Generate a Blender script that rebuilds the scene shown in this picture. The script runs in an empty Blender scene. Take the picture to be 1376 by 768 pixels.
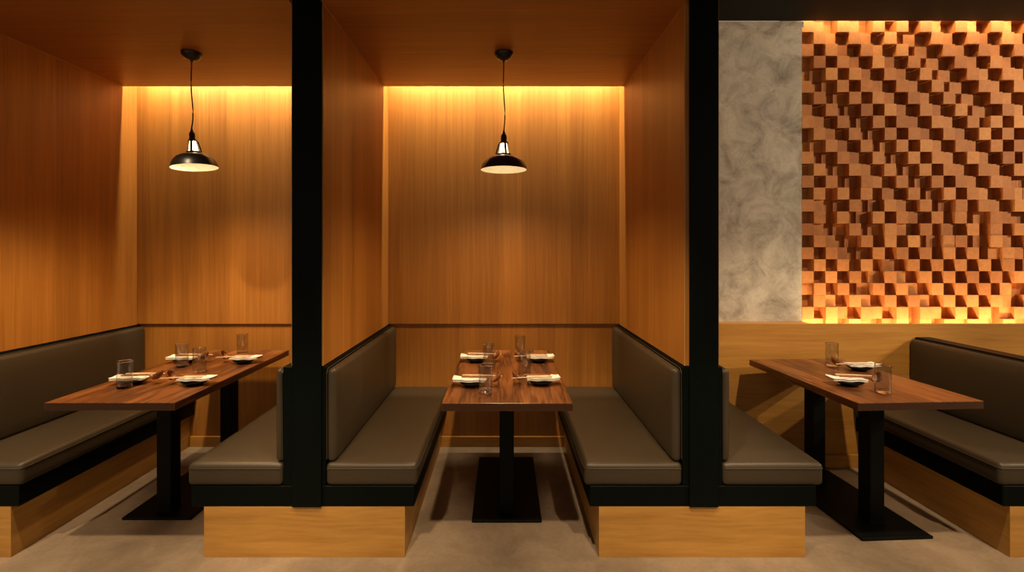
import bpy, bmesh, math, random
from mathutils import Vector, Matrix
random.seed(7)
scene = bpy.context.scene
COL = scene.collection
PI = math.pi

# ------------------------------------------------------------------ camera frame
F = 640.0            # focal length in pixels for a 1376 px wide frame
VX, VY = 677.0, 337.0
CH = 1.47            # lens height

# ------------------------------------------------------------------ node helpers
def new_mat(name):
    m = bpy.data.materials.new(name); m.use_nodes = True
    nt = m.node_tree
    b = nt.nodes['Principled BSDF']
    return m, nt, b

def N(nt, t, **kw):
    n = nt.nodes.new(t)
    for k, v in kw.items():
        if k in n.inputs: n.inputs[k].default_value = v
        else: setattr(n, k, v)
    return n

def ramp(nt, stops, interp='LINEAR'):
    r = nt.nodes.new('ShaderNodeValToRGB'); r.color_ramp.interpolation = interp
    e = r.color_ramp.elements
    while len(e) < len(stops): e.new(0.5)
    for i, (p, c) in enumerate(stops):
        e[i].position = p; e[i].color = (*c, 1)
    return r

def mixc(nt, a, b, fac, mode='MIX'):
    m = nt.nodes.new('ShaderNodeMix'); m.data_type = 'RGBA'; m.blend_type = mode
    L = nt.links
    for s, v in ((6, a), (7, b), (0, fac)):
        if hasattr(v, 'is_output'): L.new(v, m.inputs[s])
        elif isinstance(v, tuple): m.inputs[s].default_value = (*v, 1)
        else: m.inputs[s].default_value = v
    return m.outputs[2]

def plain(name, col, rough=0.5, spec=0.5, metallic=0.0, bump=0, bscale=200, coat=0):
    m, nt, b = new_mat(name)
    b.inputs['Base Color'].default_value = (*col, 1)
    b.inputs['Roughness'].default_value = rough
    b.inputs['Specular IOR Level'].default_value = spec
    b.inputs['Metallic'].default_value = metallic
    b.inputs['Coat Weight'].default_value = coat
    tc = N(nt, 'ShaderNodeTexCoord')
    n = N(nt, 'ShaderNodeTexNoise', Scale=bscale, Detail=3.0)
    nt.links.new(tc.outputs['Object'], n.inputs['Vector'])
    cr = ramp(nt, [(0.3, tuple(c*0.88 for c in col)), (0.7, tuple(min(1, c*1.12) for c in col))])
    nt.links.new(n.outputs['Fac'], cr.inputs['Fac'])
    nt.links.new(cr.outputs['Color'], b.inputs['Base Color'])
    if bump:
        bp = N(nt, 'ShaderNodeBump', Strength=bump, Distance=0.002)
        nt.links.new(n.outputs['Fac'], bp.inputs['Height']); nt.links.new(bp.outputs['Normal'], b.inputs['Normal'])
    return m

def wood(name, dark, mid, light, grain='Z', sharp=False, fine=160, leaf=7.0, rough=0.45, leafamt=0.35, spec=0.4, warp=0.0, along=1.2, con=1.0):
    """veneer: fine streaks along one axis, broad leaf-to-leaf tone steps across it"""
    m, nt, b = new_mat(name); L = nt.links
    tc = N(nt, 'ShaderNodeTexCoord')
    ax = 'XYZ'.index(grain)
    vec = tc.outputs['Object']
    if warp:
        wn = N(nt, 'ShaderNodeTexNoise', Scale=1.6, Detail=2.0)
        L.new(tc.outputs['Object'], wn.inputs['Vector'])
        wv = nt.nodes.new('ShaderNodeVectorMath'); wv.operation = 'MULTIPLY_ADD'
        L.new(wn.outputs['Color'], wv.inputs[0]); wv.inputs[1].default_value = (warp,)*3
        L.new(tc.outputs['Object'], wv.inputs[2]); vec = wv.outputs[0]
    def layer(scale, stretch, detail=4.0):
        mp = N(nt, 'ShaderNodeMapping')
        s = [scale]*3; s[ax] = stretch
        mp.inputs['Scale'].default_value = s
        L.new(vec, mp.inputs['Vector'])
        n = N(nt, 'ShaderNodeTexNoise', Scale=1.0, Detail=detail, Roughness=0.6)
        L.new(mp.outputs['Vector'], n.inputs['Vector'])
        return n.outputs['Fac']
    f1 = layer(fine, along*2.2)
    f2 = layer(fine*0.22, along)
    f3 = layer(leaf, 0.02, 0.0)
    r1 = ramp(nt, [(0.5-0.18/con, dark), (0.5, mid), (0.5+0.2/con, light)]); L.new(f1, r1.inputs['Fac'])
    r2 = ramp(nt, [(0.51-0.2/con, dark), (0.51, mid), (0.51+0.2/con, light)]); L.new(f2, r2.inputs['Fac'])
    c = mixc(nt, r1.outputs['Color'], r2.outputs['Color'], 0.5)
    r3 = ramp(nt, [(0.36, (0.78, 0.75, 0.72)), (0.44, (0.9, 0.9, 0.9)), (0.5, (1, 1, 1)), (0.58, (0.92, 0.91, 0.9)), (0.66, (1.0, 1.0, 1.0))], 'CONSTANT' if sharp else 'LINEAR')
    L.new(f3, r3.inputs['Fac'])
    c = mixc(nt, c, r3.outputs['Color'], leafamt, 'MULTIPLY')
    L.new(c, b.inputs['Base Color'])
    b.inputs['Roughness'].default_value = rough
    b.inputs['Specular IOR Level'].default_value = spec
    bp = N(nt, 'ShaderNodeBump', Strength=0.12, Distance=0.001)
    L.new(f1, bp.inputs['Height']); L.new(bp.outputs['Normal'], b.inputs['Normal'])
    return m

M = {}
M['veneer_v'] = wood('oak_veneer_upright', (0.30, 0.118, 0.019), (0.385, 0.160, 0.029), (0.46, 0.205, 0.042), 'Z', sharp=True, fine=210, leaf=5.0, leafamt=0.75)
M['veneer_h'] = wood('oak_veneer_ceiling', (0.30, 0.115, 0.020), (0.38, 0.152, 0.028), (0.44, 0.190, 0.038), 'X', fine=150, leaf=3.0)
M['oak_edge'] = wood('oak_edge', (0.42, 0.20, 0.05), (0.5, 0.26, 0.07), (0.56, 0.3, 0.09), 'Z')
M['plinth'] = wood('oak_plinth', (0.36, 0.180, 0.038), (0.48, 0.255, 0.062), (0.56, 0.315, 0.085), 'X', fine=60, leaf=9.0, warp=0.05, along=1.6, con=1.0)
M['plinth_y'] = wood('oak_plinth_long', (0.36, 0.180, 0.038), (0.48, 0.255, 0.062), (0.56, 0.315, 0.085), 'Y', fine=60, leaf=9.0, warp=0.05, along=1.6)
M['dado'] = wood('oak_dado', (0.33, 0.150, 0.026), (0.43, 0.210, 0.042), (0.50, 0.26, 0.058), 'X', fine=60, leaf=5.0, warp=0.06, along=1.3)
M['table'] = wood('walnut_top', (0.052, 0.017, 0.006), (0.140, 0.049, 0.015), (0.29, 0.110, 0.032), 'Y', con=1.9, fine=70, leaf=11.0, rough=0.33, leafamt=1.0, spec=0.5, warp=0.04, along=2.0)
M['end_grain_shaded'] = plain('walnut_end_grain_shaded', (0.058, 0.023, 0.010), 0.6, 0.25, bscale=90)  # end grain, darkened further: shade on the table ends is in the colour
M['black'] = plain('black_lacquer', (0.0018, 0.0036, 0.0034), 0.5, 0.08, bscale=40)
M['black_metal'] = plain('black_powdercoat', (0.0028, 0.0040, 0.0036), 0.5, 0.12, bscale=300, bump=0.05)
M['black_ceiling'] = plain('black_ceiling_paint', (0.0022, 0.0026, 0.0024), 0.6, 0.12, bscale=30)
M['leather'] = plain('olive_brown_leather', (0.043, 0.032, 0.0195), 0.46, 0.4, bscale=260, bump=0.12)
M['piping'] = plain('leather_piping', (0.045, 0.034, 0.022), 0.5, 0.4, bscale=260)
M['shade_out'] = plain('black_enamel', (0.012, 0.011, 0.010), 0.35, 0.5)
M['shade_in'] = plain('cream_enamel', (0.88, 0.84, 0.74), 0.5, 0.4)
M['dish'] = plain('charcoal_stoneware', (0.007, 0.007, 0.007), 0.55, 0.25, bscale=150, bump=0.08)
M['napkin'] = plain('white_linen', (0.90, 0.88, 0.84), 0.85, 0.2, bscale=500, bump=0.15)
M['spoon'] = wood('dark_cherry_wood', (0.20, 0.068, 0.022), (0.30, 0.11, 0.036), (0.38, 0.15, 0.05), 'X', fine=220, leaf=20, rough=0.4)
M['bamboo'] = plain('pale_bamboo', (0.62, 0.48, 0.30), 0.5, 0.3)

def concrete(name, cols, scale, bump):
    m, nt, b = new_mat(name); L = nt.links
    tc = N(nt, 'ShaderNodeTexCoord')
    n1 = N(nt, 'ShaderNodeTexNoise', Scale=scale, Detail=10.0, Roughness=0.68, Distortion=0.7)
    n2 = N(nt, 'ShaderNodeTexNoise', Scale=scale*0.35, Detail=6.0, Roughness=0.6, Distortion=0.8)
    n3 = N(nt, 'ShaderNodeTexNoise', Scale=scale*9, Detail=6.0, Roughness=0.7)
    for n in (n1, n2, n3): L.new(tc.outputs['Object'], n.inputs['Vector'])
    r1 = ramp(nt, [(0.29, cols[0]), (0.46, cols[1]), (0.60, cols[2]), (0.76, cols[1])]); L.new(n1.outputs['Fac'], r1.inputs['Fac'])
    r2 = ramp(nt, [(0.3, (0.72, 0.72, 0.72)), (0.6, (1.08, 1.06, 1.04))]); L.new(n2.outputs['Fac'], r2.inputs['Fac'])
    c = mixc(nt, r1.outputs['Color'], r2.outputs['Color'], 0.8, 'MULTIPLY')
    r3 = ramp(nt, [(0.35, (0.82, 0.82, 0.82)), (0.6, (1, 1, 1))]); L.new(n3.outputs['Fac'], r3.inputs['Fac'])
    c = mixc(nt, c, r3.outputs['Color'], 0.6, 'MULTIPLY')
    L.new(c, b.inputs['Base Color']); b.inputs['Roughness'].default_value = 0.7
    b.inputs['Specular IOR Level'].default_value = 0.3
    bp = N(nt, 'ShaderNodeBump', Strength=bump, Distance=0.004)
    L.new(n1.outputs['Fac'], bp.inputs['Height']); L.new(bp.outputs['Normal'], b.inputs['Normal'])
    return m
M['concrete'] = concrete('polished_plaster', [(0.19, 0.17, 0.145), (0.41, 0.375, 0.325), (0.55, 0.51, 0.45)], 5.5, 0.2)
M['floor'] = concrete('cement_floor', [(0.23, 0.172, 0.120), (0.27, 0.205, 0.145), (0.31, 0.238, 0.172)], 5.0, 0.05)

def blockmat():
    m, nt, b = new_mat('end_grain_blocks'); L = nt.links
    at = N(nt, 'ShaderNodeAttribute'); at.attribute_name = 'tone'; at.attribute_type = 'GEOMETRY'
    tc = N(nt, 'ShaderNodeTexCoord')
    n = N(nt, 'ShaderNodeTexNoise', Scale=38.0, Detail=4.0, Roughness=0.6, Distortion=0.6)
    L.new(tc.outputs['Object'], n.inputs['Vector'])
    r = ramp(nt, [(0.0, (0.30, 0.105, 0.028)), (0.5, (0.42, 0.165, 0.048)), (1.0, (0.54, 0.24, 0.075))])
    L.new(at.outputs['Fac'], r.inputs['Fac'])
    r2 = ramp(nt, [(0.3, (0.78, 0.76, 0.74)), (0.62, (1.05, 1.04, 1.03))]); L.new(n.outputs['Fac'], r2.inputs['Fac'])
    c = mixc(nt, r.outputs['Color'], r2.outputs['Color'], 0.8, 'MULTIPLY')
    L.new(c, b.inputs['Base Color']); b.inputs['Roughness'].default_value = 0.65
    b.inputs['Specular IOR Level'].default_value = 0.25
    return m
M['blocks'] = blockmat()

def glassmat(name, rough=0.0):
    m, nt, b = new_mat(name)
    b.inputs['Base Color'].default_value = (1, 0.99, 0.97, 1)
    b.inputs['Transmission Weight'].default_value = 1.0
    b.inputs['Roughness'].default_value = rough
    b.inputs['IOR'].default_value = 1.45
    return m
M['glass'] = glassmat('clear_glass')
def thin_glass():
    m, nt, b = new_mat('thin_clear_glass'); L = nt.links
    out = nt.nodes['Material Output']
    fr = N(nt, 'ShaderNodeFresnel', IOR=1.5)
    ge = N(nt, 'ShaderNodeNewGeometry')
    ma = N(nt, 'ShaderNodeMapRange'); ma.inputs['To Min'].default_value = 1.95; ma.inputs['To Max'].default_value = 1/1.95
    L.new(ge.outputs['Backfacing'], ma.inputs['Value']); L.new(ma.outputs['Result'], fr.inputs['IOR'])
    tr = N(nt, 'ShaderNodeBsdfTransparent'); tr.inputs['Color'].default_value = (0.95, 0.95, 0.94, 1)
    gl = N(nt, 'ShaderNodeBsdfGlossy', Roughness=0.10)
    mx = N(nt, 'ShaderNodeMixShader')
    L.new(fr.outputs[0], mx.inputs[0]); L.new(tr.outputs[0], mx.inputs[1]); L.new(gl.outputs[0], mx.inputs[2])
    L.new(mx.outputs[0], out.inputs['Surface'])
    return m
M['thin_glass'] = thin_glass()

def emit(name, col, s):
    m, nt, b = new_mat(name)
    b.inputs['Base Color'].default_value = (*col, 1)
    b.inputs['Emission Color'].default_value = (*col, 1)
    b.inputs['Emission Strength'].default_value = s
    return m
M['bulb'] = emit('glowing_bulb', (1.0, 0.76, 0.42), 9.0)
M['led'] = emit('led_tape', (1.0, 0.62, 0.25), 6.0)

# ------------------------------------------------------------------ mesh helpers
def link(name, bm, mat, parent=None, smooth=False, mats=None):
    me = bpy.data.meshes.new(name); bm.normal_update(); bm.to_mesh(me); bm.free()
    for m in (mats or [mat]): me.materials.append(m)
    if smooth:
        for p in me.polygons: p.use_smooth = True
        try: me.set_sharp_from_angle(angle=math.radians(50))
        except Exception: pass
    o = bpy.data.objects.new(name, me); COL.objects.link(o)
    if parent is not None: o.parent = parent
    return o

def add_box(bm, x0, x1, y0, y1, z0, z1):
    vs = [bm.verts.new((x, y, z)) for x in (x0, x1) for y in (y0, y1) for z in (z0, z1)]
    q = [(0, 1, 3, 2), (4, 6, 7, 5), (0, 4, 5, 1), (2, 3, 7, 6), (0, 2, 6, 4), (1, 5, 7, 3)]
    return [bm.faces.new([vs[i] for i in f]) for f in q]

def boxbm(x0, x1, y0, y1, z0, z1, bev=0.0, seg=2):
    bm = bmesh.new(); add_box(bm, min(x0, x1), max(x0, x1), min(y0, y1), max(y0, y1), z0, z1)
    bmesh.ops.recalc_face_normals(bm, faces=bm.faces)
    if bev: bmesh.ops.bevel(bm, geom=list(bm.edges), offset=bev, segments=seg, profile=0.5, affect='EDGES')
    return bm

def cushion_bm(x0, x1, y0, y1, z0, z1, r=0.025, crown=0.008, axis='z', sign=1):
    """upholstered block: rounded edges, the face on (axis, sign) slightly crowned"""
    x0, x1 = min(x0, x1), max(x0, x1)
    bm = bmesh.new(); add_box(bm, x0, x1, y0, y1, z0, z1)
    bmesh.ops.recalc_face_normals(bm, faces=bm.faces)
    bmesh.ops.bevel(bm, geom=list(bm.edges), offset=r, segments=4, profile=0.5, affect='EDGES')
    # loop cuts through the flat faces so the crown can bend them
    for ax, a, b, n in ((0, x0, x1, 7), (1, y0, y1, 14), (2, z0, z1, 5)):
        for i in range(1, n):
            p = [0, 0, 0]; p[ax] = a + (b - a)*i/n
            nn = [0, 0, 0]; nn[ax] = 1
            bmesh.ops.bisect_plane(bm, geom=bm.verts[:] + bm.edges[:] + bm.faces[:], plane_co=p, plane_no=nn)
    lo = (x0, y0, z0); hi = (x1, y1, z1); k = 'xyz'.index(axis)
    oth = [i for i in range(3) if i != k]
    for v in bm.verts:
        t = (v.co[k]-lo[k])/(hi[k]-lo[k])
        if sign < 0: t = 1 - t
        w = 1.0
        for i in oth:
            s = 2*(v.co[i]-lo[i])/(hi[i]-lo[i]) - 1
            w *= max(0.0, 1 - abs(s)**6)
        if t > 0.5: v.co[k] += sign*crown*w*(t-0.5)*2
    return bm

def tube_bm(pts, r, seg=8, bm=None):
    bm = bm or bmesh.new()
    pts = [Vector(p) for p in pts]; rings = []
    rr = r if isinstance(r, (list, tuple)) else [r]*len(pts)
    up = Vector((0, 0, 1))
    for i, p in enumerate(pts):
        d = (pts[min(i+1, len(pts)-1)] - pts[max(i-1, 0)]).normalized()
        u = d.cross(up)
        if u.length < 1e-4: u = d.cross(Vector((1, 0, 0)))
        u.normalize(); w = u.cross(d).normalized()
        rings.append([bm.verts.new(p + rr[i]*(math.cos(2*PI*k/seg)*u + math.sin(2*PI*k/seg)*w)) for k in range(seg)])
    for a, b in zip(rings, rings[1:]):
        for k in range(seg):
            bm.faces.new([a[k], a[(k+1) % seg], b[(k+1) % seg], b[k]])
    bm.faces.new(rings[0][::-1]); bm.faces.new(rings[-1])
    bmesh.ops.recalc_face_normals(bm, faces=bm.faces)
    return bm

def lathe_bm(profile, seg=40, close=False, bm=None, mi=None):
    """profile: (r, z) list; r == 0 makes a pole; close joins last to first"""
    bm = bm or bmesh.new(); rings = []
    for r, z in profile:
        if r < 1e-6: rings.append([bm.verts.new((0, 0, z))])
        else: rings.append([bm.verts.new((r*math.cos(2*PI*k/seg), r*math.sin(2*PI*k/seg), z)) for k in range(seg)])
    prs = list(zip(rings, rings[1:])) + ([(rings[-1], rings[0])] if close else [])
    for j, (a, b) in enumerate(prs):
        for k in range(seg):
            k2 = (k+1) % seg
            if len(a) == 1 and len(b) == 1: continue
            if len(a) == 1: f = bm.faces.new([a[0], b[k2], b[k]])
            elif len(b) == 1: f = bm.faces.new([a[k], a[k2], b[0]])
            else: f = bm.faces.new([a[k], a[k2], b[k2], b[k]])
            if mi: f.material_index = mi[j]
    bmesh.ops.recalc_face_normals(bm, faces=bm.faces)
    return bm

def thing(name, label, cat, loc=(0, 0, 0), rz=0.0, group=None):
    o = bpy.data.objects.new(name, None); COL.objects.link(o)
    o.empty_display_size = 0.1
    o.location = loc; o.rotation_euler = (0, 0, rz)
    o['label'] = label; o['category'] = cat
    if group: o['group'] = group
    return o

def struct(name, bm, mat, smooth=False, mats=None, parent=None):
    o = link(name, bm, mat, parent, smooth, mats)
    if parent is None: o['kind'] = 'structure'
    return o

# ------------------------------------------------------------------ main levels
CEIL = 2.655         # booth ceilings
HALL = 3.08          # black hall ceiling
ZP, ZW = 3.565, 3.59  # upper back panel face, lower back wall
ZC = 3.432           # rear edge of booth ceilings: the light slot lies behind it
ZK = 3.245           # dado wall of the right-hand booth
FR = 2.286           # front of benches
LW = -2.745          # left wall face

# ------------------------------------------------------------------ setting
struct('floor', boxbm(-4.2, 7.2, -4.0, 4.0, -0.10, 0.0), M['floor'])
struct('ceiling', boxbm(-4.2, 7.2, -4.0, 3.335, HALL, HALL+0.06), M['black_ceiling'])
struct('ceiling_centre', boxbm(-0.8655, 0.8655, 2.10, ZC, CEIL, CEIL+0.035), M['veneer_h'])
struct('ceiling_left', boxbm(LW, -1.0185, 2.10, ZC, CEIL, CEIL+0.035), M['veneer_h'])
struct('wall_back', boxbm(-3.2, 1.03, ZW, ZW+0.12, 0.0, HALL), M['veneer_v'])
struct('wall_panel_centre', boxbm(-0.8655, 0.8655, ZP, ZW-0.001, 0.926, HALL-0.005), M['veneer_v'])
struct('wall_panel_left', boxbm(LW, -1.0185, ZP, ZW-0.001, 0.926, HALL-0.005), M['veneer_v'])
struct('wall_left', boxbm(LW-0.14, LW-0.001, 1.9, ZW-0.001, 0.92, HALL-0.002), M['veneer_v'])
struct('baseboard_back', boxbm(-2.36, 1.03, ZW-0.016, ZW-0.001, 0.0, 0.078, 0.003, 1), M['dado'])
struct('trim_left', boxbm(LW-0.0005, LW+0.003, 2.1, ZC, CEIL-0.004, CEIL-0.0005), M['oak_edge'])
# right-hand zone: dado wall, ledge, plaster pier
bm = boxbm(1.032, 7.2, ZK, ZK+0.028, 0.0, 0.973)
add_box(bm, 1.032, 2.10, ZK+0.0285, 3.344, 0.90, 0.973)
struct('wall_right_back', bm, M['dado'])
struct('baseboard_right', boxbm(1.45, 2.425, ZK-0.013, ZK-0.001, 0.0, 0.088, 0.003, 1), M['dado'])
struct('wall_concrete', boxbm(1.032, 2.093, 3.345, 3.60, 0.974, HALL-0.001), M['concrete'])
struct('trim_concrete', boxbm(1.032, 2.103, 3.336, 3.3445, HALL-0.045, HALL-0.0015, 0.002, 1), M['concrete'])
struct('wall_behind_blocks', boxbm(2.094, 7.2, 3.52, 3.62, 0.0, HALL+0.35), M['dado'])
struct('wall_right', boxbm(7.06, 7.2, -4.0, ZK-0.001, 0.0, HALL-0.001), M['black'])

# ------------------------------------------------------------------ block wall
MAP = """
HMDHMDHDHDHMDHMDHMD
DHMDHMDHDHDHMDHMDHM
HDHMDHMDHDHDHMDHMDH
DHDHMDHMDHDHDHMDHMD
DDHDHMDHMDHDHDHMDHM
MDDHDHMDHMDHDHDHMDH
DHDDHDHMDHMDHDHDHMD
MDHDDHDHMDHMDHDHDHM
HMDHDDHDHMDHMDHDHDH
DHMDHDDHDHMDHMDHDHD
DDHMDHDDHDHMDHMDHDH
HDDHMDHDDHDHMDHMDHD
DHDDHMDHDDHDHMDHMDH
HDHDDHMDHDDHDHMDHMD
DHDHDHDMDHDDHDHMDHM
HMDDHDDHMDHDDHDHMDH
DHDHDDHDHMDHDHDDHMD
HMDDHDDHMDHDMDHDHDH
DHMDDHDHDHDDHHDDHMD
HDHMDDHDHDHDHDHDMHM
DHDHDHDMDHDHDHDHDHD
HDHDHDDHMDHDHDHDHDH
MHDHDDHDHMDHDHDHDMD
DHMDHMDHDHMDHDHDHMD
HDHMDHMDHDHMDHDHDMH
HMHDHMDMHDHDHMHMDHD
DHDHMHDHMHDHMHDHMDH
""".split()
MAP = [list(r.replace('DD', 'DL')) for r in MAP]
for r in range(1, 8):
    MAP[r][8+r] = 'L'
def block_wall():
    root = thing('wood_block_panel', 'relief wall panel of small square orange wood blocks set at uneven depths above the dado', 'wall panel', (2.1, 3.519, 0.89))
    bx = bmesh.new()
    add_box(bx, 0.0, 2.96, -0.02, 0.0, -0.02, 2.42)
    bmesh.ops.recalc_face_normals(bx, faces=bx.faces)
    link('backing_board', bx, M['dado'], root)
    bm = bmesh.new(); lay = bm.faces.layers.float.new('tone')
    cx, cz = 0.0842, 0.0853
    depth = {'H': 3.398, 'M': 3.420, 'L': 3.445, 'D': 3.468}
    rows = [None] + MAP          # one more course above, out of sight behind the ceiling edge
    for r in range(-1, len(MAP)):
        zt = 3.032 + cz*(1-r)
        for k in range(0, 34):
            if r >= 0 and k < 19: c = MAP[r][k]
            else: c = 'DHM'[(k-r) % 3]
            x0 = 2.1277 + cx*k
            y = depth[c] + random.uniform(-0.003, 0.003)
            a = x0 - 2.1; b = zt - 0.89
            g = 0.0005
            fs = add_box(bm, a+g, a+cx-g, y-3.519, -0.0201, b-cz+g, b-g)
            t = min(1, max(0, random.gauss(0.5, 0.24)))
            for f in fs: f[lay] = t
    bmesh.ops.recalc_face_normals(bm, faces=bm.faces)
    o = link('blocks', bm, M['blocks'], root)
    return root
block_wall()

# ------------------------------------------------------------------ partitions with posts
def partition(label, x0, x1, px0, px1):
    root = thing('booth_partition', label, 'partition', ((x0+x1)/2, FR, 0.92), 0, 'wooden partitions between the booths')
    c = (x0+x1)/2
    zt = HALL-0.922
    link('wood_panel', boxbm(x0-c, x1-c, 0.0002, ZW-0.001-FR, 0.0, zt), M['veneer_v'], root)
    for sg, xx in ((-1, x0-c), (1, x1-c)):
        link('edge_strip', boxbm(xx-0.0004 if sg < 0 else xx-0.004, xx+0.004 if sg < 0 else xx+0.0004, -0.0018, 0.0, 0.0, zt), M['oak_edge'], root)
        link('ceiling_bead', boxbm(xx if sg > 0 else xx-0.003, xx+0.003 if sg > 0 else xx, 0.0, ZC-FR, CEIL-0.924, CEIL-0.9205), M['oak_edge'], root)
    p = boxbm(px0-c, px1-c, -0.0125, -0.0025, -0.674, zt, 0.002, 1)
    link('post', p, M['black'], root)
    return root
partition('tall wooden partition with black front post between the left and middle booths', -1.018, -0.866, -1.012, -0.872)
partition('tall wooden partition with black front post between the middle booth and the plaster pier', 0.866, 1.031, 0.888, 1.026)

# ------------------------------------------------------------------ benches
def bench(label, s, x_out, x_frame, x_back, x_seat, x_band, x_plinth, back, top=0.915, x_cap=None):
    """s: +1 when the seat faces +X"""
    root = thing('booth_bench', label, 'bench', (x_out, FR, 0), 0, 'leather benches of the dining booths')
    X = lambda x: x - x_out
    ln = back - FR
    mid = X(x_frame)
    pl = boxbm(0, X(x_plinth), 0, ln, 0.0, 0.2435)
    pl.normal_update()
    for f in pl.faces:
        if abs(f.normal.x) > 0.7: f.material_index = 1
    link('plinth', pl, None, root, mats=[M['plinth'], M['plinth_y']])
    link('seat_base', boxbm(0.0005*s, X(x_band), 0.0, ln, 0.244, 0.3435, 0.003, 1), M['black'], root)
    # black back frame: board with a thin cap lip
    fb = boxbm(0.0005*s, mid, 0.0, ln, 0.344, top, 0.003, 1)
    link('back_frame', fb, M['black'], root)
    sc = link('seat_cushion', cushion_bm(X(x_frame)+0.0005*s, X(x_seat), -0.006, ln, 0.344, 0.452, 0.022, 0.006), M['leather'], root, True)
    # seam piping along the front and the aisle edge of the seat
    xi = X(x_seat)
    pts = [(mid+0.01*s, -0.0068, 0.428), (xi-0.022*s, -0.0068, 0.428), (xi-0.006*s, -0.001, 0.428), (xi+0.0008*s, 0.016, 0.428), (xi+0.0008*s, ln-0.02, 0.428)]
    link('piping', tube_bm(pts, 0.0022, 6), M['piping'], sc, True)
    bc = link('back_cushion', cushion_bm(mid+0.0005*s, X(x_back), 0.004, ln-0.004, 0.453, top-0.012, 0.022, 0.008, 'x', s), M['leather'], root, True)
    xb = mid+0.004*s
    link('piping', tube_bm([(xb, 0.0025, 0.47), (xb, 0.0025, top-0.03), (xb, 0.02, top-0.0112), (xb, ln-0.02, top-0.0112)], 0.0022, 6), M['piping'], bc, True)
    return root
bench('long leather bench along the left wall of the left booth', 1, LW-0.10, LW+0.004, -2.695, -2.31, -2.327, -2.366, ZW-0.001)
bench('leather bench of the left booth backing on to the middle booth', -1, -0.955, -1.06, -1.10, -1.518, -1.500, -1.439, ZW-0.001)
bench('leather bench on the left side of the middle booth', 1, -0.955, -0.855, -0.808, -0.414, -0.430, -0.475, ZW-0.001)
bench('leather bench on the right side of the middle booth', -1, 0.955, 0.858, 0.812, 0.386, 0.412, 0.457, ZW-0.001)
bench('leather bench of the right booth with its back to the black post', 1, 0.955, 1.050, 1.09, 1.535, 1.500, 1.446, ZK-0.001)
bench('leather bench at the right edge under the wooden block wall', -1, 2.90, 2.80, 2.755, 2.379, 2.396, 2.430, ZK-0.001, top=0.885)

# ------------------------------------------------------------------ tables
TH = 0.75
def table(label, x, y0, y1, w, rz, plate, cols, cx=0.0):
    """root on the floor at the middle of the front edge"""
    root = thing('dining_table', label, 'table', (x, y0, 0), rz, 'dark wood dining tables')
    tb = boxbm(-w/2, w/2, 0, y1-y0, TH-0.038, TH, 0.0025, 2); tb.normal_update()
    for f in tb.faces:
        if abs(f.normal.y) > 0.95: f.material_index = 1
    link('tabletop', tb, None, root, mats=[M['table'], M['end_grain_shaded']])
    link('base_plate', boxbm(cx-0.19, cx+0.19, plate[0]-y0, plate[1]-y0, 0.001, 0.015, 0.004, 2), M['black_metal'], root)
    for c in cols:
        bm = boxbm(cx-0.04, cx+0.04, c-y0, c-y0+0.085, 0.0155, TH-0.0445, 0.003, 1)
        col = link('column', bm, M['black_metal'], root)
        link('mounting_plate', boxbm(cx-0.13, cx+0.13, c-y0-0.03, c-y0+0.115, TH-0.044, TH-0.0385, 0.001, 1), M['black_metal'], col)
        link('weld_collar', boxbm(cx-0.044, cx+0.044, c-y0-0.004, c-y0+0.089, 0.0152, 0.021, 0.002, 1), M['black_metal'], col)
    return root
table('dark wood dining table set for four in the left booth', -1.872, 2.262, 3.465, 0.62, 0, (2.60, 3.42), (2.655, 3.25), -0.025)
table('dark wood dining table set for four in the middle booth', 0.016, 2.253, 3.465, 0.622, 0, (2.575, 3.37), (2.64, 3.22))
table('dark wood dining table with two place settings in the right booth', 1.992, 2.272, 3.18, 0.63, math.radians(3.0), (2.42, 3.16), (2.545, 2.98), 0.02)

# ------------------------------------------------------------------ table ware
def tumbler(x, y, label):
    if 'tumbler' not in PROTO:
        h, r, t = 0.142, 0.0355, 0.0022
        o = link('glass_tumbler', lathe_bm([(r, 0.016), (r+0.0005, h-0.001), (r-0.0008, h), (r-t, h-0.001), (r-t, 0.016)], 48), M['thin_glass'], None, True)
        f = lathe_bm([(0, 0.0006), (r-0.007, 0.0), (r-0.0025, 0.0018), (r, 0.007), (r, 0.0155), (r-t, 0.0155), (r-0.009, 0.0125), (0, 0.0115)], 48)
        link('thick_base', f, M['glass'], o, True)
        rim = lathe_bm([(r-0.0026, h-0.0012), (r-0.001, h+0.0008), (r+0.0009, h-0.0012), (r-0.001, h-0.0022)], 48, True)
        link('rim', rim, M['glass'], o, True)
        PROTO['tumbler'] = o
    else:
        o = PROTO['tumbler'].copy(); COL.objects.link(o)
        for ch in list(PROTO['tumbler'].children):
            c = ch.copy(); COL.objects.link(c); c.parent = o
    o.location = (x, y, TH+0.0004); o['label'] = label; o['category'] = 'glass'; o['group'] = 'clear glass tumblers on the tables'
    return o

PROTO = {}
def dish_mesh():
    return lathe_bm([(0, 0.003), (0.030, 0.003), (0.032, 0.0), (0.038, 0.0), (0.040, 0.004), (0.058, 0.014), (0.066, 0.0205), (0.0665, 0.022), (0.064, 0.022), (0.055, 0.017), (0.036, 0.009), (0, 0.008)], 40)

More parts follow.
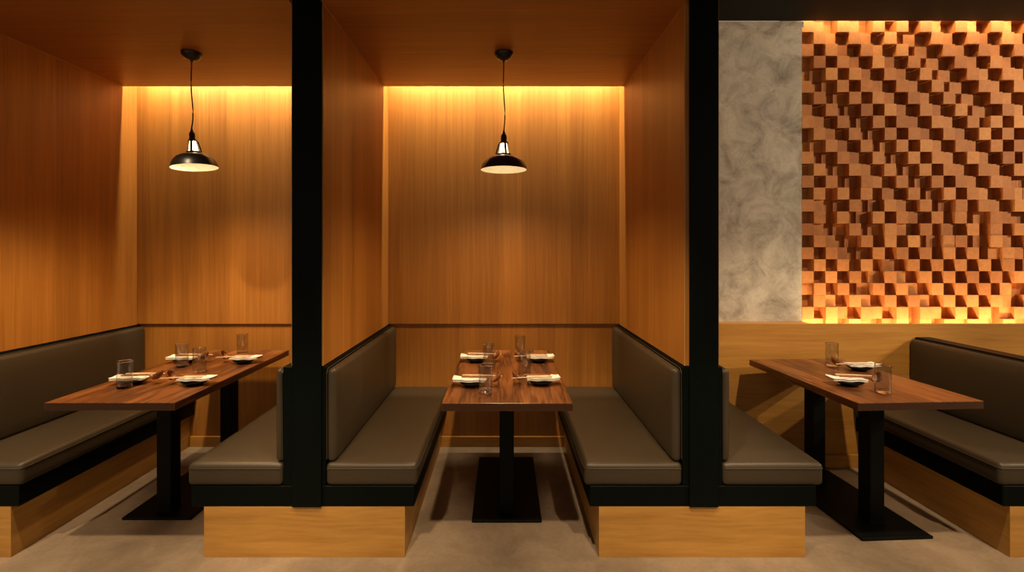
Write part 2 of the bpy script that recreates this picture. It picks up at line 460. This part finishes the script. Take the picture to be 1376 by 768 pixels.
def napkin_mesh():
    """folded linen: three stacked leaves, ends lifting a little, outer end cut slanting"""
    bm = bmesh.new()
    nu, nv = 22, 8
    def sheet(u0, u1, v0, v1, zb, th, skew, curl):
        def z(u, v):
            t = 2*(u-u0)/(u1-u0) - 1
            return zb + curl*abs(t)**2.5*(1.0 if t < 0 else 0.35) + 0.0016*math.sin(7*t+v*40) + 0.002*(v/0.04)**2
        top, bot = [], []
        for i in range(nu+1):
            ru, rl = [], []
            for j in range(nv+1):
                v = v0 + (v1-v0)*j/nv
                u = u0 + (u1-u0)*i/nu + skew*(v-v0)/(v1-v0)*(1 if i > nu/2 else 0.2)
                zz = z(u, v)
                e = 1.0 if 0 < i < nu and 0 < j < nv else 0.45
                ru.append(bm.verts.new((u, v, zz+th*0.5+th*0.5*e))); rl.append(bm.verts.new((u, v, zz+th*0.5-th*0.5*e)))
            top.append(ru); bot.append(rl)
        for i in range(nu):
            for j in range(nv):
                bm.faces.new([top[i][j], top[i+1][j], top[i+1][j+1], top[i][j+1]])
                bm.faces.new([bot[i][j], bot[i][j+1], bot[i+1][j+1], bot[i+1][j]])
        for i in range(nu):
            bm.faces.new([top[i][0], bot[i][0], bot[i+1][0], top[i+1][0]])
            bm.faces.new([top[i][nv], top[i+1][nv], bot[i+1][nv], bot[i][nv]])
        for j in range(nv):
            bm.faces.new([top[0][j], top[0][j+1], bot[0][j+1], bot[0][j]])
            bm.faces.new([top[nu][j], bot[nu][j], bot[nu][j+1], top[nu][j+1]])
    sheet(-0.100, 0.070, -0.040, 0.040, 0.0245, 0.0045, 0.008, 0.004)
    sheet(-0.097, 0.074, -0.038, 0.038, 0.0295, 0.0045, 0.003, 0.0045)
    sheet(-0.101, 0.072, -0.039, 0.036, 0.0345, 0.0040, -0.012, 0.005)
    bmesh.ops.recalc_face_normals(bm, faces=bm.faces)
    return bm

def ladle_parts():
    """bowl opens back along the handle and up; lies on the napkin"""
    R = 0.0325
    prof = []
    n = 9
    for i in range(n+1):
        a = PI/2*i/n
        prof.append((R*math.sin(a), -0.72*R*math.cos(a)))
    for i in range(n, -1, -1):
        a = PI/2*i/n
        prof.append(((R-0.0028)*math.sin(a), -0.72*(R-0.0038)*math.cos(a)))
    b = lathe_bm(prof, 32)
    tilt = math.radians(-52)          # bowl normal leans towards -u
    Mx = Matrix.Translation((0.127, -0.012, 0.0525)) @ Matrix.Rotation(tilt, 4, 'Y')
    bmesh.ops.transform(b, matrix=Mx, verts=b.verts)
    low = Mx @ Vector((R*0.3, 0, -0.70*R))
    rim = Mx @ Vector((-R*0.98, 0, -0.001))
    v = -0.012
    h = tube_bm([(rim.x+0.002, v, rim.z), (0.096, v, 0.0425), (0.083, v, 0.0485), (0.03, v, 0.0480), (-0.055, v, 0.0480)], [0.0045, 0.0045, 0.0045, 0.004, 0.0035], 8)
    return b, h

def place(key, name, builder, mat, x, y, z, rz, label, cat, group):
    if key not in PROTO:
        o = link(name, builder(), mat, None, True); PROTO[key] = o
    else:
        o = PROTO[key].copy(); COL.objects.link(o)
    o.location = (x, y, z); o.rotation_euler = (0, 0, rz)
    o['label'] = label; o['category'] = cat; o['group'] = group
    return o

def ladle(x, y, z, rz, label):
    if 'ladle' not in PROTO:
        r = thing('wooden_ladle', label, 'spoon', (x, y, z), rz, 'wooden ladles on the napkins')
        b, h = ladle_parts()
        link('bowl', b, M['spoon'], r, True); link('handle', h, M['spoon'], r, True)
        PROTO['ladle'] = r; return r
    src = PROTO['ladle']
    r = src.copy(); COL.objects.link(r)
    for ch in src.children:
        c = ch.copy(); COL.objects.link(c); c.parent = r
    r.location = (x, y, z); r.rotation_euler = (0, 0, rz); r['label'] = label
    return r

def chop_bm(v):
    return tube_bm([(-0.055, v, 0.0482), (0.05, v+0.002, 0.0475), (0.160, v+0.004, 0.0430)], [0.0032, 0.0028, 0.0016], 8)

def setting(x, y, s, where, tw=0.0):
    """s=+1: diner sits on the -X side, ladle bowl towards +X"""
    rz = (0 if s > 0 else PI) + tw
    z = TH+0.0004
    place('dish', 'small_dish', dish_mesh, M['dish'], x, y, z, rz, 'small black dish under the napkin ' + where, 'dish', 'black dishes on the tables')
    place('napkin', 'folded_napkin', napkin_mesh, M['napkin'], x, y, z, rz, 'white folded napkin on the black dish ' + where, 'napkin', 'folded white napkins')
    ladle(x, y, z, rz, 'brown wooden ladle lying on the napkin ' + where)
    for k, v in (('chop_a', 0.025), ('chop_b', 0.033)):
        place(k, 'chopstick', lambda v=v: chop_bm(v*1.0), M['bamboo'], x, y, z, rz,
              'pale chopstick of the pair beside the ladle ' + where, 'chopstick', 'chopsticks ' + where)

setting(-2.010, 2.585, 1, 'at the front left of the left table', 0.10)
setting(-1.667, 2.570, -1, 'at the front right of the left table', 0.06)
setting(-2.058, 3.075, 1, 'at the back left of the left table', 0.0)
setting(-1.674, 3.070, -1, 'at the back right of the left table', 0.05)
setting(-0.170, 2.550, 1, 'at the front left of the middle table', -0.03)
setting(0.200, 2.575, -1, 'at the front right of the middle table', 0.05)
setting(-0.180, 3.100, 1, 'at the back left of the middle table', -0.03)
setting(0.225, 3.100, -1, 'at the back right of the middle table', 0.03)
setting(1.857, 2.560, 1, 'nearest the camera on the right table', -0.12)
setting(2.150, 2.880, -1, 'farther back on the right table', -0.03)

tumbler(-1.990, 2.500, 'clear glass tumbler in front of the front left napkin on the left table')
tumbler(-1.815, 2.840, 'clear glass tumbler near the middle of the left table behind the front right napkin')
tumbler(-2.000, 2.960, 'clear glass tumbler in front of the back left napkin on the left table')
tumbler(-1.810, 3.300, 'clear glass tumbler behind the back right napkin on the left table')
tumbler(-0.092, 2.425, 'clear glass tumbler in front of the front left napkin on the middle table')
tumbler(0.118, 2.740, 'clear glass tumbler behind the front right napkin on the middle table')
tumbler(-0.095, 2.985, 'clear glass tumbler in front of the back left napkin on the middle table')
tumbler(0.110, 3.240, 'clear glass tumbler behind the back right napkin on the middle table')
tumbler(1.930, 2.425, 'clear glass tumbler at the front of the right table')
tumbler(2.060, 2.990, 'clear glass tumbler at the back of the right table')

# ------------------------------------------------------------------ pendants
def pendant(x, y, label, rim_z, bend, tilt=0.0, rs=1.0):
    root = thing('pendant_lamp', label, 'lamp', (x, y, rim_z), 0, 'black pendant lamps over the tables')
    top = CEIL - rim_z
    TM = Matrix.Translation((0, 0, 0.236)) @ Matrix.Rotation(tilt, 4, 'Y') @ Matrix.Translation((0, 0, -0.236)) @ Matrix.Diagonal((rs, rs, 1, 1))
    def add(name, bm, mat, mats=None):
        bmesh.ops.transform(bm, matrix=TM, verts=bm.verts)
        return link(name, bm, mat, root, True, mats)
    # shade: wide shallow dome, black outside, cream inside
    outer = [(0.041, 0.088), (0.050, 0.083), (0.075, 0.077), (0.101, 0.066), (0.120, 0.048), (0.132, 0.026), (0.138, 0.006), (0.1395, 0.0)]
    inner = [(0.1375, 0.0), (0.135, 0.007), (0.129, 0.026), (0.117, 0.046), (0.099, 0.0635), (0.075, 0.0745), (0.050, 0.080), (0.041, 0.084)]
    prof = outer + inner
    mi = [0]*(len(outer)-1) + [0] + [1]*(len(inner)-1) + [0]
    sh = lathe_bm(prof, 56, True, mi=mi)
    add('lamp_shade', sh, None, [M['shade_out'], M['shade_in']])
    # clear collar between the socket and the shade, held by black straps
    gl = lathe_bm([(0.0385, 0.0885), (0.0225, 0.156), (0.0210, 0.156), (0.0370, 0.0885)], 32, True)
    add('glass_collar', gl, M['thin_glass'])
    for z0, r in ((0.088, 0.0425), (0.156, 0.0275)):
        ring = lathe_bm([(r-0.006, z0), (r, z0), (r, z0+0.007), (r-0.006, z0+0.007)], 32, True)
        add('ring', ring, M['shade_out'])
    for k in range(3):
        a = -PI/2 + 0.28 + k*2*PI/3
        add('strap', tube_bm([(0.044*math.cos(a), 0.044*math.sin(a), 0.0955), (0.0275*math.cos(a), 0.0275*math.sin(a), 0.1555)], 0.0075, 8), M['shade_out'])
    sk = lathe_bm([(0, 0.1565), (0.0215, 0.1565), (0.0225, 0.166), (0.018, 0.172), (0.0185, 0.195), (0.017, 0.206), (0.0105, 0.214), (0.0075, 0.224), (0.005, 0.236), (0, 0.236)], 28)
    add('socket', sk, M['shade_out'])
    bl = lathe_bm([(0, 0.030), (0.014, 0.032), (0.026, 0.042), (0.031, 0.056), (0.032, 0.085), (0.026, 0.110), (0.020, 0.145), (0.018, 0.1555), (0, 0.1555)], 24)
    add('bulb', bl, M['bulb'])
    n = 14; pts = []
    for i in range(n+1):
        t = i/n
        pts.append((bend*math.sin(t*PI*2.0)*(1-t)*1.4, 0, 0.236 + (top-0.053-0.236)*t))
    link('cord', tube_bm(pts, 0.0036, 8), M['shade_out'], root, True)
    cn = lathe_bm([(0, top-0.056), (0.007, top-0.055), (0.009, top-0.046), (0.026, top-0.042), (0.042, top-0.033), (0.052, top-0.020), (0.055, top-0.010), (0.0555, top-0.0006), (0, top-0.0006)], 40)
    link('canopy', cn, M['shade_out'], root, True)
    li = bpy.data.lights.new('pendant_light', 'SPOT'); li.energy = PEND; li.color = WARM; li.shadow_soft_size = 0.05; li.spot_size = math.radians(156); li.spot_blend = 1.0
    lo = bpy.data.objects.new('pendant_light', li); COL.objects.link(lo); lo.parent = root; lo.location = (0, 0, 0.020)
    return root

WARM = (1.0, 0.63, 0.27)
PEND = 46.0
pendant(0.000, 2.85, 'black dome pendant lamp hanging over the middle table', 1.955, 0.006)
pendant(-1.868, 2.85, 'black dome pendant lamp hanging over the left table', 1.968, 0.008, math.radians(-4.5), 0.90)

# ------------------------------------------------------------------ light sources of the room, plus added fill
def area(name, loc, rot, sx, sy, e, col, spread=PI):
    l = bpy.data.lights.new(name, 'AREA'); l.shape = 'RECTANGLE'; l.size = sx; l.size_y = sy
    l.energy = e; l.color = col; l.spread = spread
    o = bpy.data.objects.new(name, l); COL.objects.link(o); o.location = loc; o.rotation_euler = rot
    return o
def spot(name, loc, target, e, col, ang=80, blend=0.6, size=0.04):
    l = bpy.data.lights.new(name, 'SPOT'); l.energy = e; l.color = col; l.spot_size = math.radians(ang); l.spot_blend = blend
    l.shadow_soft_size = size
    o = bpy.data.objects.new(name, l); COL.objects.link(o); o.location = loc
    o.rotation_euler = (Vector(target)-Vector(loc)).to_track_quat('-Z', 'Y').to_euler()
    return o
LED = (1.0, 0.78, 0.48)
LED2 = (1.0, 0.68, 0.34)
# slots behind the booth ceilings
area('cove_light_centre', (0.0, 3.441, 2.86), (math.radians(10), 0, 0), 1.70, 0.012, 30.0, LED)
area('cove_light_left', ((LW-1.018)/2, 3.441, 2.86), (math.radians(10), 0, 0), 1.70, 0.012, 30.0, LED)
# block wall: strips above and below
area('block_light_top', (3.55, 3.356, 3.17), (0, 0, 0), 2.9, 0.02, 17.0, LED2)
area('block_light_bottom', (3.55, 3.300, 0.835), (PI-math.radians(8), 0, 0), 2.9, 0.02, 32.0, LED2)
# ceiling spots of the aisle, in front of the booths
SP = (1.0, 0.72, 0.42)
for x, y, e in ((-1.95, 1.62, 185), (0.05, 1.15, 170), (2.05, 1.62, 180)):
    spot('aisle_spot', (x, y, 3.0), (x, y+0.85, 1.0), e, SP, 58, 0.5)
for x in (-2.75, -0.95, 0.95, 2.75):  # added fill spots that brighten the plinth fronts and the floor
    spot('plinth_fill_spot', (x, 0.1, 3.0), (x, 2.02, 0.03), 210, SP, 31, 0.6)
# hall spots far to the right that rake across the blocks and the plaster pier
for x, y, e in ((5.7, 0.7, 300), (6.5, 0.9, 300)):
    spot('hall_spot', (x, y, 3.03), (2.75, 3.4, 1.75), e, (1.0, 0.76, 0.50), 52, 0.6)

w = bpy.data.worlds.new('World'); scene.world = w; w.use_nodes = True
bg = w.node_tree.nodes['Background']; bg.inputs['Color'].default_value = (1.0, 0.74, 0.47, 1); bg.inputs['Strength'].default_value = 0.36

# ------------------------------------------------------------------ camera
cam = bpy.data.cameras.new('Camera'); co = bpy.data.objects.new('Camera', cam); COL.objects.link(co)
co.location = (0, 0, CH); co.rotation_euler = (PI/2, 0, 0)
cam.sensor_fit = 'HORIZONTAL'; cam.sensor_width = 36.0; cam.lens = 36.0*F/1376.0
cam.shift_x = (688.0-VX)/1376.0; cam.shift_y = -(384.0-VY)/1376.0
cam.clip_start = 0.05; cam.clip_end = 50
scene.camera = co

vs = scene.view_settings
vs.view_transform = 'Standard'; vs.look = 'None'; vs.exposure = 0.36; vs.gamma = 1.0
try: vs.use_curve_mapping = False
except Exception: pass
